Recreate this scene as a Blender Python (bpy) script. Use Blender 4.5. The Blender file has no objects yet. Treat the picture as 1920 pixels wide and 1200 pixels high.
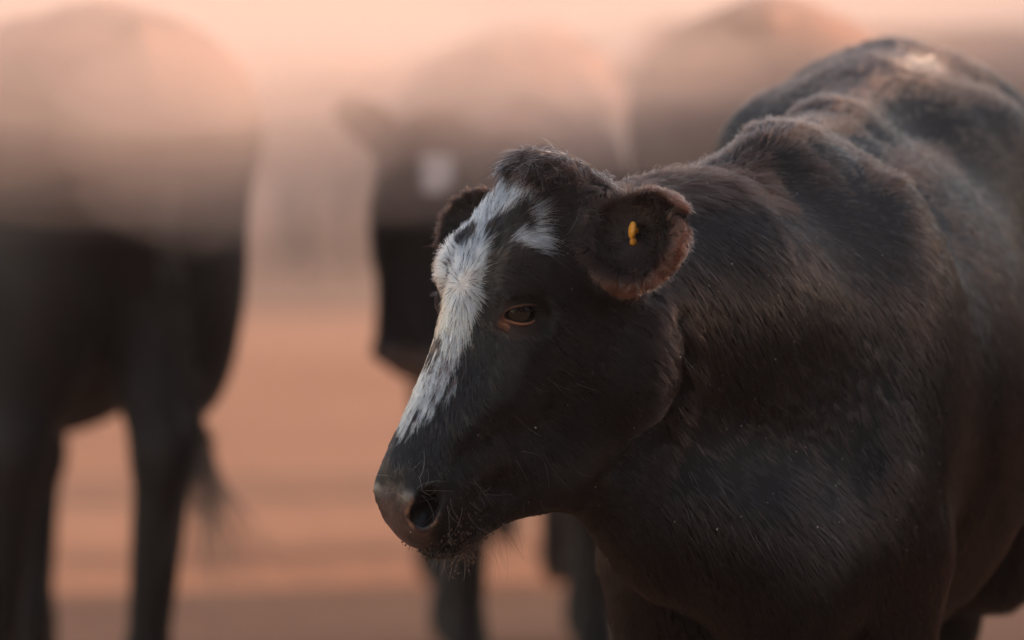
import bpy, math, random
import numpy as np

# ---------------------------------------------------------------- switches
FUR = True
DUST = True
RNG = np.random.default_rng(7)
random.seed(7)

# ---------------------------------------------------------------- camera, world, sun, exposure
scene = bpy.context.scene
COL = scene.collection
CAM_Z = 1.2
KPX = 8.571e-5                      # radians per pixel of the 1920 wide photograph
cam_data = bpy.data.cameras.new('camera')
cam = bpy.data.objects.new('camera', cam_data)
COL.objects.link(cam)
cam.location = (0.0, 0.0, CAM_Z)
cam.rotation_euler = (math.radians(90.0 - 2.21), 0.0, 0.0)
cam_data.sensor_width = 36.0
cam_data.lens = 218.75
cam_data.clip_start = 0.1
cam_data.clip_end = 3000.0
cam_data.dof.use_dof = True
cam_data.dof.focus_distance = 6.93
cam_data.dof.aperture_fstop = 3.6
cam_data.dof.aperture_blades = 9
scene.camera = cam

SUN_EL = math.radians(9.5)
SUN_AZ = math.radians(72.0)         # to the right of the viewing direction
world = bpy.data.worlds.new('World')
scene.world = world
world.use_nodes = True
wn = world.node_tree.nodes
wl = world.node_tree.links
wn.clear()
w_out = wn.new('ShaderNodeOutputWorld')
w_bg = wn.new('ShaderNodeBackground')
w_sky = wn.new('ShaderNodeTexSky')
w_sky.sky_type = 'NISHITA'
w_sky.sun_disc = False
w_sky.sun_elevation = SUN_EL
w_sky.sun_rotation = SUN_AZ
w_sky.air_density = 0.7
w_sky.dust_density = 0.3
w_sky.ozone_density = 0.0
w_bg.inputs['Strength'].default_value = 0.11
w_tint = wn.new('ShaderNodeMix')        # dusty air warms the whole sky evenly
w_tint.data_type = 'RGBA'
w_tint.blend_type = 'MULTIPLY'
w_tint.inputs[0].default_value = 1.0
w_tint.inputs[7].default_value = (1.0, 0.81, 0.70, 1.0)
wl.new(w_sky.outputs[0], w_tint.inputs[6])
wl.new(w_tint.outputs[2], w_bg.inputs['Color'])
wl.new(w_bg.outputs[0], w_out.inputs['Surface'])

sun_data = bpy.data.lights.new('sun', 'SUN')
sun_data.energy = 2.35
sun_data.angle = math.radians(0.6)
sun_data.color = (1.0, 0.69, 0.52)
sun = bpy.data.objects.new('sun', sun_data)
COL.objects.link(sun)
# the lamp shines along its local -Z
sun_dir = np.array([math.sin(SUN_AZ) * math.cos(SUN_EL), math.cos(SUN_AZ) * math.cos(SUN_EL), math.sin(SUN_EL)])
from mathutils import Vector
sun.rotation_euler = Vector(sun_dir).to_track_quat('Z', 'Y').to_euler()
sun.location = (6, 10, 6)

scene.view_settings.view_transform = 'Standard'
scene.view_settings.look = 'None'
scene.view_settings.exposure = 2.18
scene.view_settings.gamma = 1.0
scene.view_settings.use_curve_mapping = False
scene.render.engine = 'CYCLES'
cy = scene.cycles
cy.use_denoising = True
cy.max_bounces = 14
cy.diffuse_bounces = 3
cy.glossy_bounces = 3
cy.transmission_bounces = 12
cy.transparent_max_bounces = 16
cy.volume_bounces = 2
cy.use_adaptive_sampling = True
cy.adaptive_threshold = 0.01
cy.sample_clamp_indirect = 6.0
scene.cycles_curves.shape = 'RIBBONS'
scene.cycles_curves.subdivisions = 2


# ---------------------------------------------------------------- small helpers
def at(px, py, depth):
    """the point at a real distance on the line of sight of a photograph pixel"""
    return np.array([(px - 960) * KPX * depth, depth, CAM_Z - (py - 150) * KPX * depth])


def unit(v):
    v = np.asarray(v, float)
    return v / max(np.linalg.norm(v), 1e-9)


def hash3(ix, iy, iz, seed):
    h = (ix.astype(np.int64) * 374761393 + iy.astype(np.int64) * 668265263 + iz.astype(np.int64) * 2147483647 + seed * 1274126177) & 0xFFFFFFFF
    h = ((h ^ (h >> 13)) * 1274126177) & 0xFFFFFFFF
    h = ((h ^ (h >> 16)) * 2246822519) & 0xFFFFFFFF
    return ((h ^ (h >> 15)) & 0xFFFFFF) / float(0xFFFFFF)


def noise3(p, seed=0):
    """value noise in 0..1 at points p (N,3)"""
    i = np.floor(p)
    f = p - i
    f = f * f * (3 - 2 * f)
    i = i.astype(np.int64)
    r = 0
    for dx in (0, 1):
        for dy in (0, 1):
            for dz in (0, 1):
                w = (f[:, 0] if dx else 1 - f[:, 0]) * (f[:, 1] if dy else 1 - f[:, 1]) * (f[:, 2] if dz else 1 - f[:, 2])
                r = r + w * hash3(i[:, 0] + dx, i[:, 1] + dy, i[:, 2] + dz, seed)
    return r


def noise3v(p, seed=0):
    return np.stack([noise3(p, seed), noise3(p, seed + 11), noise3(p, seed + 23)], 1) * 2 - 1


def tag(o, label=None, cat=None, group=None, kind=None):
    if label: o['label'] = label
    if cat: o['category'] = cat
    if group: o['group'] = group
    if kind: o['kind'] = kind
    return o


def link(name, data, parent=None):
    o = bpy.data.objects.new(name, data)
    COL.objects.link(o)
    if parent is not None:
        o.parent = parent
    return o


def mesh_from(name, verts, faces, smooth=True, mats=()):
    me = bpy.data.meshes.new(name)
    verts = np.asarray(verts, np.float32)
    if isinstance(faces, np.ndarray):
        n = len(faces); k = faces.shape[1]
        me.vertices.add(len(verts)); me.vertices.foreach_set('co', verts.ravel())
        me.loops.add(n * k); me.loops.foreach_set('vertex_index', faces.astype(np.int32).ravel())
        me.polygons.add(n); me.polygons.foreach_set('loop_start', np.arange(0, n * k, k, dtype=np.int32))
        me.update(calc_edges=True)
    else:
        me.from_pydata([tuple(v) for v in verts], [], faces)
        me.update()
    if smooth:
        me.polygons.foreach_set('use_smooth', np.ones(len(me.polygons), bool))
    for m in mats:
        me.materials.append(m)
    return me


# ---------------------------------------------------------------- implicit bodies
class Field:
    """a signed distance field on a rectilinear grid, built primitive by primitive"""
    def __init__(self, xs, ys, zs):
        self.ax = [np.asarray(a, np.float32) for a in (xs, ys, zs)]
        self.f = np.full([len(a) for a in self.ax], 1.0, np.float32)

    def box(self, lo, hi):
        s = []
        for a, l, h in zip(self.ax, lo, hi):
            i0 = max(int(np.searchsorted(a, l)) - 1, 0); i1 = min(int(np.searchsorted(a, h)) + 1, len(a))
            if i1 - i0 < 2: return None
            s.append(slice(i0, i1))
        return tuple(s)

    def grid(self, s):
        return np.meshgrid(self.ax[0][s[0]], self.ax[1][s[1]], self.ax[2][s[2]], indexing='ij', sparse=True)

    def put(self, s, d, k, op):
        f = self.f[s]
        if op == '+':
            h = np.maximum(k - np.abs(f - d), 0) / k
            self.f[s] = np.minimum(f, d) - h * h * k * 0.25
        else:
            d = -d
            h = np.maximum(k - np.abs(f - d), 0) / k
            self.f[s] = np.maximum(f, d) + h * h * k * 0.25

    def ell(self, c, r, R=None, k=0.04, op='+'):
        c = np.asarray(c, float); r = np.asarray(r, float)
        R = np.eye(3) if R is None else np.asarray(R, float)     # rows are the axes
        ext = np.sqrt(((R * r[:, None]) ** 2).sum(0)) + 2.2 * k + 0.03
        s = self.box(c - ext, c + ext)
        if s is None: return
        X, Y, Z = self.grid(s)
        X = X - c[0]; Y = Y - c[1]; Z = Z - c[2]
        k0 = 0; k1 = 0
        for i in range(3):
            q = X * R[i, 0] + Y * R[i, 1] + Z * R[i, 2]
            k0 = k0 + (q / r[i]) ** 2
            k1 = k1 + (q / r[i] ** 2) ** 2
        k0 = np.sqrt(k0); k1 = np.sqrt(k1) + 1e-6
        self.put(s, (k0 * (k0 - 1) / k1).astype(np.float32), k, op)

    def cap(self, a, ra, b, rb, k=0.04, op='+'):
        a = np.asarray(a, float); b = np.asarray(b, float)
        m = max(ra, rb) + k + 0.02
        s = self.box(np.minimum(a, b) - m, np.maximum(a, b) + m)
        if s is None: return
        X, Y, Z = self.grid(s)
        ab = b - a
        X = X - a[0]; Y = Y - a[1]; Z = Z - a[2]
        t = np.clip((X * ab[0] + Y * ab[1] + Z * ab[2]) / max(ab @ ab, 1e-9), 0, 1)
        d = np.sqrt((X - ab[0] * t) ** 2 + (Y - ab[1] * t) ** 2 + (Z - ab[2] * t) ** 2) - (ra + (rb - ra) * t)
        self.put(s, d.astype(np.float32), k, op)

    def chain(self, pts, k=0.03, op='+'):
        for (a, ra), (b, rb) in zip(pts[:-1], pts[1:]):
            self.cap(a, ra, b, rb, k, op)

    def surface(self):
        """surface nets"""
        f = self.f
        ins = f < 0
        cnt = np.zeros([n - 1 for n in f.shape], np.uint8)
        sh = [(i, j, k) for i in (0, 1) for j in (0, 1) for k in (0, 1)]
        n0, n1, n2 = cnt.shape
        for i, j, k in sh:
            cnt += ins[i:i + n0, j:j + n1, k:k + n2]
        act = (cnt > 0) & (cnt < 8)
        cells = np.argwhere(act)
        idx = np.full(cnt.shape, -1, np.int32)
        idx[act] = np.arange(len(cells), dtype=np.int32)
        val = np.stack([f[cells[:, 0] + i, cells[:, 1] + j, cells[:, 2] + k] for i, j, k in sh], 1)
        cor = np.array(sh, float)
        acc = np.zeros((len(cells), 3)); n = np.zeros(len(cells))
        for a in range(8):
            for b in range(a + 1, 8):
                if np.abs(cor[a] - cor[b]).sum() != 1: continue
                m = (val[:, a] < 0) != (val[:, b] < 0)
                t = val[:, a] / np.where(m, val[:, a] - val[:, b], 1)
                p = cor[a] + t[:, None] * (cor[b] - cor[a])
                acc += np.where(m[:, None], p, 0); n += m
        acc /= n[:, None]
        co = np.empty_like(acc)
        for i in range(3):
            ax = self.ax[i]
            co[:, i] = ax[cells[:, i]] + acc[:, i] * (ax[cells[:, i] + 1] - ax[cells[:, i]])
        faces = []
        for d in range(3):
            e, g = (d + 1) % 3, (d + 2) % 3
            sl0 = [slice(1, -1)] * 3; sl1 = [slice(1, -1)] * 3
            sl0[d] = slice(0, -1); sl1[d] = slice(1, None)
            A = ins[tuple(sl0)]; B = ins[tuple(sl1)]
            for flip, M in ((False, A & ~B), (True, ~A & B)):
                q = np.argwhere(M)
                off = np.array([1, 1, 1]); off[d] = 0
                q = q + off
                def c(de, dg):
                    r = q.copy(); r[:, e] -= de; r[:, g] -= dg
                    return idx[r[:, 0], r[:, 1], r[:, 2]]
                quad = np.stack([c(1, 1), c(0, 1), c(0, 0), c(1, 0)], 1)
                if flip: quad = quad[:, ::-1]
                faces.append(quad)
        faces = np.concatenate(faces)
        faces = faces[(faces >= 0).all(1)]
        return co, faces


def relax(co, faces, n=2, lam=0.5):
    """a little smoothing of a quad surface"""
    src = np.concatenate([faces[:, i] for i in range(4)] + [faces[:, (i + 1) % 4] for i in range(4)])
    dst = np.concatenate([faces[:, (i + 1) % 4] for i in range(4)] + [faces[:, i] for i in range(4)])
    deg = np.bincount(src, minlength=len(co))[:, None]
    for step in range(n):
        for l in (lam, -lam * 1.03):
            s = np.stack([np.bincount(src, co[dst, i], len(co)) for i in range(3)], 1)
            co = co + l * (s / np.maximum(deg, 1) - co)
    return co


def axis(lo, hi, coarse, spans=()):
    """grid coordinates: coarse steps, with finer steps inside the given spans (lo, hi, step)"""
    v = [lo]
    while v[-1] < hi:
        st = coarse
        for a, b, s in spans:
            if a <= v[-1] < b:
                st = min(st, s)
            elif v[-1] < a:
                st = min(st, max(s, (a - v[-1]) * 0.05 + s))
            else:
                st = min(st, max(s, (v[-1] - b) * 0.05 + s))
        v.append(v[-1] + st)
    return v


# ---------------------------------------------------------------- the cattle
class HeadFrame:
    """a: down the face, n: out of the forehead, l: to the animal's left"""
    def __init__(self, poll, face_dir, pitch, size, roll=0.0):
        # face_dir: horizontal direction the face points, pitch: 0 = face hangs straight down
        h = unit([face_dir[0], face_dir[1], 0]); up = np.array([0, 0, 1.0])
        self.A = h * math.sin(pitch) - up * math.cos(pitch)
        self.N = h * math.cos(pitch) + up * math.sin(pitch)
        self.L = np.cross(up, h)
        if roll:
            c, s = math.cos(roll), math.sin(roll)
            A, L = self.A, self.L
            self.A, self.L = A * c + L * s, L * c - A * s
        self.o = np.asarray(poll, float); self.s = size
        self.R = np.stack([self.A, self.N, self.L])
    def p(self, a, n, l):
        return self.o + self.s * (a * self.A + n * self.N + l * self.L)
    def local(self, P):
        return (P - self.o) @ self.R.T / self.s


def head_shape(F, H, fine=True, ears=True):
    s = H.s
    R = H.R
    def E(a, n, l, ra, rn, rl, k=0.03, op='+', R_=None):
        F.ell(H.p(a, n, l), np.array([ra, rn, rl]) * s, R if R_ is None else R_, k * s, op)
    def C(p0, r0, p1, r1, k=0.03, op='+'):
        F.cap(H.p(*p0), r0 * s, H.p(*p1), r1 * s, k * s, op)
    E(.085, -.105, 0, .085, .080, .080)
    E(.030, -.062, 0, .038, .044, .050, .03)                                 # poll
    E(.12, -.068, 0, .11, .052, .078, .03)
    C((.15, -.062, 0), .046, (.36, -.080, 0), .036, .03)
    for q in (1, -1):
        E(.134, -.050, .062 * q, .040, .034, .027, .025)                      # brow
        C((.20, -.100, .042 * q), .050, (.36, -.085, .022 * q), .041, .035)   # cheekbone to muzzle
        E(.155, -.155, .058 * q, .100, .092, .038, .03)                       # jaw muscle
        E(.115, -.190, .045 * q, .060, .055, .034, .03)
        C((.20, -.200, .040 * q), .050, (.30, -.176, .028 * q), .042, .04)    # lower jaw
        C((.30, -.176, .028 * q), .042, (.395, -.125, .012 * q), .030, .04)
        C((.165, -.072, .078 * q), .014, (.25, -.095, .068 * q), .012, .03)   # cheek ridge under the eye
    E(.370, -.094, 0, .046, .042, .054, .03)                                  # muzzle
    E(.396, -.100, 0, .034, .042, .050, .02)
    E(.412, -.098, 0, .027, .034, .042, .015)
    E(.402, -.126, 0, .036, .026, .036, .018)                                 # chin
    for q in (1, -1):
        if fine:
            C((.440, -.112, .004 * q), .0040, (.425, -.122, .034 * q), .0045, .006, '-')   # mouth line
            C((.425, -.122, .034 * q), .0045, (.372, -.142, .054 * q), .0055, .006, '-')
            # nostril: raised rim, then the opening
            E(.396, -.074, .038 * q, .025, .024, .024, .02)
            C((.416, -.068, .044 * q), .0115, (.392, -.060, .060 * q), .0135, .006, '-')
            C((.408, -.068, .046 * q), .013, (.362, -.086, .026 * q), .011, .006, '-')
            # eye socket
            E(.167, -.054, .094 * q, .023, .029, .023, .012, '-')
            # soft furrows below the cheek ridge and by the mouth corner
            C((.290, -.100, .082 * q), .010, (.335, -.070, .070 * q), .006, .03, '-')
            C((.345, -.140, .066 * q), .006, (.36, -.120, .066 * q), .005, .03, '-')
        else:
            E(.400, -.055, .040 * q, .026, .026, .024, .02)
    if not ears: return
    for q in (1, -1):
        ear_shape(F, H, q, fine)


def ear_frame(H, q):
    ba, fw, bl, sc, ea = (tuple(getattr(H, 'ear_set', {}).get(q, (.05, -.08, .070, 1.0))) + (-.10,))[:5]
    e = unit(ea * H.A + fw * H.N + .95 * q * H.L)
    o = H.N * .93 + H.A * .10 + .10 * q * H.L
    o = unit(o - e * (o @ e))
    w = np.cross(e, o) * q
    return H.p(ba, -.105, bl * q), e, o, w, sc


def ear_shape(F, H, q, fine):
    s = H.s
    b, e, o, w, sc = ear_frame(H, q)
    s = s * sc
    R = np.stack([e, w, o])
    r_ = .032 if fine else .024
    F.cap(b - e * .03 * s, r_ * s, b + e * .03 * s, (r_ - .004) * s, .03 * s)
    c = b + e * .064 * s
    F.ell(c - o * .006 * s, np.array([.068, .056 if fine else .040, .027]) * s, R, .02 * s)
    F.ell(c + o * .024 * s + e * .006 * s, np.array([.061, .050 if fine else .032, .034]) * s, R, .007 * s, '-')
    if fine and q > 0:
        F.ell(c + e * .066 * s - w * .026 * s, np.array([.028, .0085, .05]) * s, R, .006 * s, '-')
        F.ell(c + e * .054 * s + w * .002 * s, np.array([.020, .022, .010]) * s, R, .012 * s)   # torn notch in the edge


def body_shape(F, sp):
    """sp: dict with withers W, rump top P, head frame H, hooves etc."""
    W = np.asarray(sp['W'], float); P = np.asarray(sp['P'], float)
    f = W - P; Lb = math.hypot(f[0], f[1]); f = np.array([f[0], f[1], 0]) / Lb
    sd = np.array([-f[1], f[0], 0.0]); up = np.array([0, 0, 1.0])
    R = np.stack([f, sd, up])
    g = sp.get('girth', 1.0)
    def pt(t, v, z): return np.array([W[0], W[1], 0]) + f * t * Lb + sd * v + up * z
    def top(t): return W[2] + (P[2] - W[2]) * abs(t) ** 1.4
    H = sp['H']
    hw = W[2] / 1.16                                  # overall scale
    # trunk
    F.ell(pt(-.08, 0, top(0) - .28 * hw), np.array([.27, .185 * g, .28]) * hw, R, .06)
    F.ell(pt(-.45, 0, top(-.45) - .37 * hw), np.array([.52, .275 * g, .345]) * hw, R, .08)
    F.ell(pt(-.80, 0, top(-.8) - .30 * hw), np.array([.40, .235 * g, .27]) * hw, R, .08)
    F.ell(pt(-1.0, 0, top(-1) - .20 * hw), np.array([.26, .235 * g, .20]) * hw, R, .06)
    F.ell(pt(-.80, 0, top(-.8) - .15 * hw), np.array([.24, .205 * g, .15]) * hw, R, .06)
    F.chain([(pt(.02, 0, top(0) - .045), .045), (pt(-.4, 0, top(-.4) - .05), .05), (pt(-.95, 0, top(-.95) - .06), .06)], .06)
    for q in (1, -1):
        F.ell(pt(-.84, .15 * q * g, top(-.84) - .12 * hw), np.array([.10, .06, .06]) * hw, R, .06)      # hook bone
        F.ell(pt(-.07, .125 * q * g, top(0) - .31 * hw), np.array([.14, .070, .25]) * hw, R, .09)       # shoulder blade
        F.ell(pt(.04, .125 * q * g, .70 * hw), np.array([.12, .070, .15]) * hw, R, .08)
        # forelegs
        dx, dy = sp['fore'][0 if q > 0 else 1]
        k = pt(.02 + dx * .5, .125 * q + dy * .5, .40 * hw)
        h = pt(.02 + dx, .125 * q + dy, .0)
        F.chain([(pt(.02, .125 * q, .66 * hw), .080 * hw), (k, .047 * hw), (h + up * .13, .032 * hw), (h + up * .07 + f * .015, .040), (h + up * .035 + f * .03, .048)], .04)
        F.ell(k, np.array([.05, .045, .06]) * hw, R, .03)
        # hind legs
        dx, dy = sp['hind'][0 if q > 0 else 1]
        b = -1.0
        hk = pt(b - .14 / Lb + dx * .6, .145 * q + dy * .8, .47 * hw)
        h = pt(b - .06 / Lb + dx, .145 * q + dy, .0)
        F.ell(pt(b + .02, .125 * q * g, .78 * hw), np.array([.21, .105, .27]) * hw, R, .06)
        F.ell(pt(b + .10, .15 * q * g, .66 * hw), np.array([.13, .085, .16]) * hw, R, .06)
        F.chain([(pt(b, .14 * q + dy * .5, .70 * hw), .115 * hw), (hk, .050 * hw), (h + up * .14, .034 * hw), (h + up * .07 + f * .015, .042), (h + up * .035 + f * .03, .048)], .04)
        F.ell(hk - f * .015, np.array([.05, .035, .07]) * hw, R, .03)
    # brisket and dewlap
    F.ell(pt(.14, .02, .66 * hw), np.array([.12, .075, .14]) * hw, R, .07)
    # neck
    nb = H.p(.11, -.16, 0)
    nm = (pt(.02, 0, top(0) - .22 * hw) + nb) * .5
    F.cap(pt(-.02, .01, top(0) - .26 * hw), .175 * hw, nm, .145 * hw, .08)
    F.cap(nm, .145 * hw, nb, .098 * H.s, .08)
    crest = H.p(.09, -.185, 0)
    F.cap(pt(-.02, 0, top(0) - .045), .05, crest, .040 * H.s, .05)
    th = H.p(.250, -.235, 0)
    bk = pt(.16, .035, .66 * hw)
    md = (th + bk) * .5 - up * .02
    F.cap(th, .060 * H.s, md, .075, .07)
    F.cap(md, .075, bk, .085, .07)
    F.cap(H.p(.15, -.235, 0), .070 * H.s, pt(.02, .02, top(0) - .42 * hw), .13 * hw, .08)
    # tail
    if sp.get('tail', True):
        tl = sp.get('tail_swing', 0.0)
        F.chain([(pt(-1.0 - .17 / Lb, 0, top(-1) - .05), .035), (pt(-1.0 - .25 / Lb, tl * .1, top(-1) - .16), .024),
                 (pt(-1.0 - .25 / Lb, tl * .4, .75 * hw), .018), (pt(-1.0 - .23 / Lb, tl * .8, .50 * hw), .016)], .03)
    return dict(f=f, sd=sd, pt=pt, top=top, hw=hw, Lb=Lb)


# ================================================================ the near cow
YAW = math.radians(33.0)
HN = HeadFrame(at(968, 272, 7.0), (-math.cos(YAW), -math.sin(YAW)), math.radians(27.0), 1.03, math.radians(-5.0))
HN.ear_set = {1: (.05, -.08, .074, 1.0), -1: (.082, .20, .112, .84)}
near_spec = dict(W=(.315, 7.36, 1.125), P=(.525, 8.50, 1.245), H=HN, girth=1.0,
                 fore=[(.02, .0), (.04, .01)], hind=[(.0, -.125), (-.05, .0)])
hx = (at(690, 0, 6.95)[0], at(1300, 0, 6.95)[0])
F = Field(axis(-.30, 1.0, .007, [(hx[0] - .02, .58, .0036)]),
          axis(6.70, 8.95, .008, [(6.74, 7.17, .0036)]),
          axis(-.02, 1.36, .007, [(.63, 1.14, .0032)]))
head_shape(F, HN)
bd = body_shape(F, near_spec)
# the crease behind the jaw, and two shallow folds of neck skin
GR_ = [((.152, 6.963, .955), .006), ((.176, 6.980, .925), .011), ((.184, 6.990, .888), .013), ((.180, 7.002, .846), .013), ((.162, 7.010, .803), .011), ((.128, 7.010, .762), .007)]
F.chain(GR_, .030, '-')
F.ell((.150, 6.975, .885), (.030, .030, .060), None, .05)
near_co, near_faces = F.surface()
near_co = relax(near_co, near_faces, 2)
del F
print('near cow', len(near_co), 'verts')
# ====CLAYSTOP


# ---------------------------------------------------------------- materials
def new_mat(name):
    m = bpy.data.materials.new(name); m.use_nodes = True
    nt = m.node_tree; nt.nodes.clear()
    out = nt.nodes.new('ShaderNodeOutputMaterial')
    return m, nt, out


def N(nt, kind, **kw):
    n = nt.nodes.new(kind)
    for k, v in kw.items(): setattr(n, k, v)
    return n


def hide_mat(name, rough=.55, bump=.25, scale=220.0, sheen=.0):
    """skin and short coat: the colour comes from the pigment attribute"""
    m, nt, out = new_mat(name)
    b = N(nt, 'ShaderNodeBsdfPrincipled')
    at_ = N(nt, 'ShaderNodeAttribute', attribute_name='pigment')
    tc = N(nt, 'ShaderNodeTexCoord')
    no = N(nt, 'ShaderNodeTexNoise'); no.inputs['Scale'].default_value = scale; no.inputs['Detail'].default_value = 4
    mx = N(nt, 'ShaderNodeMix', data_type='RGBA', blend_type='MULTIPLY'); mx.inputs[0].default_value = .5
    ramp = N(nt, 'ShaderNodeMapRange'); ramp.inputs[1].default_value = .3; ramp.inputs[2].default_value = .7; ramp.inputs[3].default_value = .5; ramp.inputs[4].default_value = 1.3
    bp = N(nt, 'ShaderNodeBump'); bp.inputs['Strength'].default_value = bump; bp.inputs['Distance'].default_value = .002
    nt.links.new(tc.outputs['Object'], no.inputs['Vector'])
    nt.links.new(no.outputs['Fac'], ramp.inputs[0])
    nt.links.new(at_.outputs['Color'], mx.inputs[6]); nt.links.new(ramp.outputs[0], mx.inputs[7])
    nt.links.new(mx.outputs[2], b.inputs['Base Color'])
    nt.links.new(no.outputs['Fac'], bp.inputs['Height']); nt.links.new(bp.outputs[0], b.inputs['Normal'])
    rg = N(nt, 'ShaderNodeMath', operation='MULTIPLY_ADD'); rg.inputs[1].default_value = -.45; rg.inputs[2].default_value = rough + .1
    nt.links.new(at_.outputs['Alpha'], rg.inputs[0]); nt.links.new(rg.outputs[0], b.inputs['Roughness'])
    b.inputs['Specular IOR Level'].default_value = .24
    b.inputs['Sheen Weight'].default_value = sheen
    b.inputs['Sheen Roughness'].default_value = .4
    b.inputs['Sheen Tint'].default_value = (.5, .36, .28, 1)
    nt.links.new(b.outputs[0], out.inputs['Surface'])
    return m


def hair_mat(name):
    m, nt, out = new_mat(name)
    h = N(nt, 'ShaderNodeBsdfHairPrincipled')
    h.parametrization = 'COLOR'
    at_ = N(nt, 'ShaderNodeAttribute', attribute_name='pigment')
    nt.links.new(at_.outputs['Color'], h.inputs['Color'])
    h.inputs['Roughness'].default_value = .17
    h.inputs['Radial Roughness'].default_value = .5
    h.inputs['Random Roughness'].default_value = .3
    h.inputs['IOR'].default_value = 1.44
    nt.links.new(h.outputs[0], out.inputs['Surface'])
    return m


def plain_mat(name, col, rough=.5, spec=.5, coat=0.0, noise=0.0, scale=60.0):
    m, nt, out = new_mat(name)
    b = N(nt, 'ShaderNodeBsdfPrincipled')
    b.inputs['Base Color'].default_value = (*col, 1)
    b.inputs['Roughness'].default_value = rough
    b.inputs['Specular IOR Level'].default_value = spec
    b.inputs['Coat Weight'].default_value = coat
    b.inputs['Coat Roughness'].default_value = .05
    if noise:
        tc = N(nt, 'ShaderNodeTexCoord'); no = N(nt, 'ShaderNodeTexNoise')
        no.inputs['Scale'].default_value = scale; no.inputs['Detail'].default_value = 5
        mr = N(nt, 'ShaderNodeMapRange'); mr.inputs[1].default_value = .3; mr.inputs[2].default_value = .7
        mr.inputs[3].default_value = 1 - noise; mr.inputs[4].default_value = 1 + noise
        mx = N(nt, 'ShaderNodeMix', data_type='RGBA', blend_type='MULTIPLY'); mx.inputs[0].default_value = 1
        mx.inputs[6].default_value = (*col, 1)
        nt.links.new(tc.outputs['Object'], no.inputs['Vector']); nt.links.new(no.outputs['Fac'], mr.inputs[0])
        nt.links.new(mr.outputs[0], mx.inputs[7]); nt.links.new(mx.outputs[2], b.inputs['Base Color'])
        bp = N(nt, 'ShaderNodeBump'); bp.inputs['Strength'].default_value = .4; bp.inputs['Distance'].default_value = .002
        nt.links.new(no.outputs['Fac'], bp.inputs['Height']); nt.links.new(bp.outputs[0], b.inputs['Normal'])
    nt.links.new(b.outputs[0], out.inputs['Surface'])
    return m


M_HIDE = hide_mat('near_cow_skin')
M_COAT = hair_mat('cow_hair')
M_HERD = hide_mat('herd_coat', rough=.6, bump=.5, scale=120.0, sheen=.15)
M_EYE = plain_mat('eye_ball', (.008, .005, .004), .07, .5, .35)
M_LID = hide_mat('eyelid_skin', rough=.75, bump=.3, scale=900.0)
M_TAG = plain_mat('yellow_plastic', (.75, .30, .025), .4, .5, 0, .25, 300.0)
M_DIRT = plain_mat('dry_dirt', (.11, .072, .052), .9, .2, 0, .5, 900.0)
M_HOOF = plain_mat('hoof_horn', (.03, .025, .022), .5, .4, 0, .4, 90.0)


def point_color(me, rgba, name='pigment'):
    a = me.color_attributes.new(name, 'FLOAT_COLOR', 'POINT')
    a.data.foreach_set('color', np.asarray(rgba, np.float32).ravel())


def vertex_normals(co, faces):
    n = np.cross(co[faces[:, 2]] - co[faces[:, 0]], co[faces[:, 3]] - co[faces[:, 1]])
    vn = np.stack([sum(np.bincount(faces[:, i], n[:, j], len(co)) for i in range(4)) for j in range(3)], 1)
    return vn / np.maximum(np.linalg.norm(vn, axis=1), 1e-12)[:, None]


def sstep(x, a, b):
    t = np.clip((x - a) / (b - a), 0, 1)
    return t * t * (3 - 2 * t)


def in_poly(x, y, poly):
    r = np.zeros(len(x), bool)
    n = len(poly)
    for i in range(n):
        x0, y0 = poly[i]; x1, y1 = poly[(i + 1) % n]
        if y0 == y1: continue
        r ^= ((y0 > y) != (y1 > y)) & (x < (x1 - x0) * (y - y0) / (y1 - y0) + x0)
    return r


# the white marking of the face, as (distance down the face, angle round the head)
BLAZE = [(.050, .12), (.045, .35), (.061, .40), (.073, .33), (.085, .23), (.100, .02), (.108, .01), (.123, .18), (.140, .29), (.157, .36), (.174, .38),
         (.192, .40), (.209, .43), (.226, .43), (.245, .43), (.257, .43), (.277, .42), (.297, .35), (.320, .22), (.330, .0),
         (.322, -.36), (.290, -.72), (.259, -.75), (.223, -.85), (.183, -1.0), (.148, -.95), (.127, -.9), (.100, -.80), (.090, -.60), (.072, -.40), (.058, -.15)]
HOOK = [(.049, .36), (.062, .60), (.073, .68), (.086, .81), (.099, .93), (.107, .79), (.110, .62), (.117, .50), (.106, .49), (.093, .60), (.076, .56), (.066, .44)]
SPOTS = [[(.112, -.62), (.104, -.39), (.112, -.09), (.128, -.04), (.127, -.33)], [(.219, -.60), (.214, -.10), (.234, -.08), (.250, -.10), (.252, -.70)]]


def white_mask(q):
    """q: head-local points; True where the coat is white"""
    low = sstep(q[:, 0], .19, .30)
    a = q[:, 0] + (noise3(q * 90, 3) - .5) * .012 + (noise3(q * np.array([40, 40, 260]), 13) - .5) * (.004 + .050 * low)
    ph = np.arctan2(q[:, 2], q[:, 1] + .10) + (noise3(q * 90, 5) - .5) * .14 + (noise3(q * np.array([50, 50, 240]), 15) - .5) * (.10 + .30 * low)
    w = in_poly(a, ph, BLAZE) | in_poly(a, ph, HOOK)
    for s_ in SPOTS:
        w &= ~in_poly(a, ph, s_)
    return w & (q[:, 1] > -.10)


def cap_dist(q, a, ra, b, rb):
    a = np.array(a); b = np.array(b); ab = b - a
    t = np.clip((q - a) @ ab / (ab @ ab), 0, 1)
    return np.linalg.norm(q - a - t[:, None] * ab, axis=1) - (ra + (rb - ra) * t)


def nostril_dist(q):
    m = q * np.array([1, 1, 1]); m[:, 2] = np.abs(m[:, 2])
    return np.minimum(cap_dist(m, (.416, -.068, .044), .0115, (.392, -.060, .060), .0135), cap_dist(m, (.408, -.068, .046), .013, (.362, -.086, .026), .011))


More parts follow.
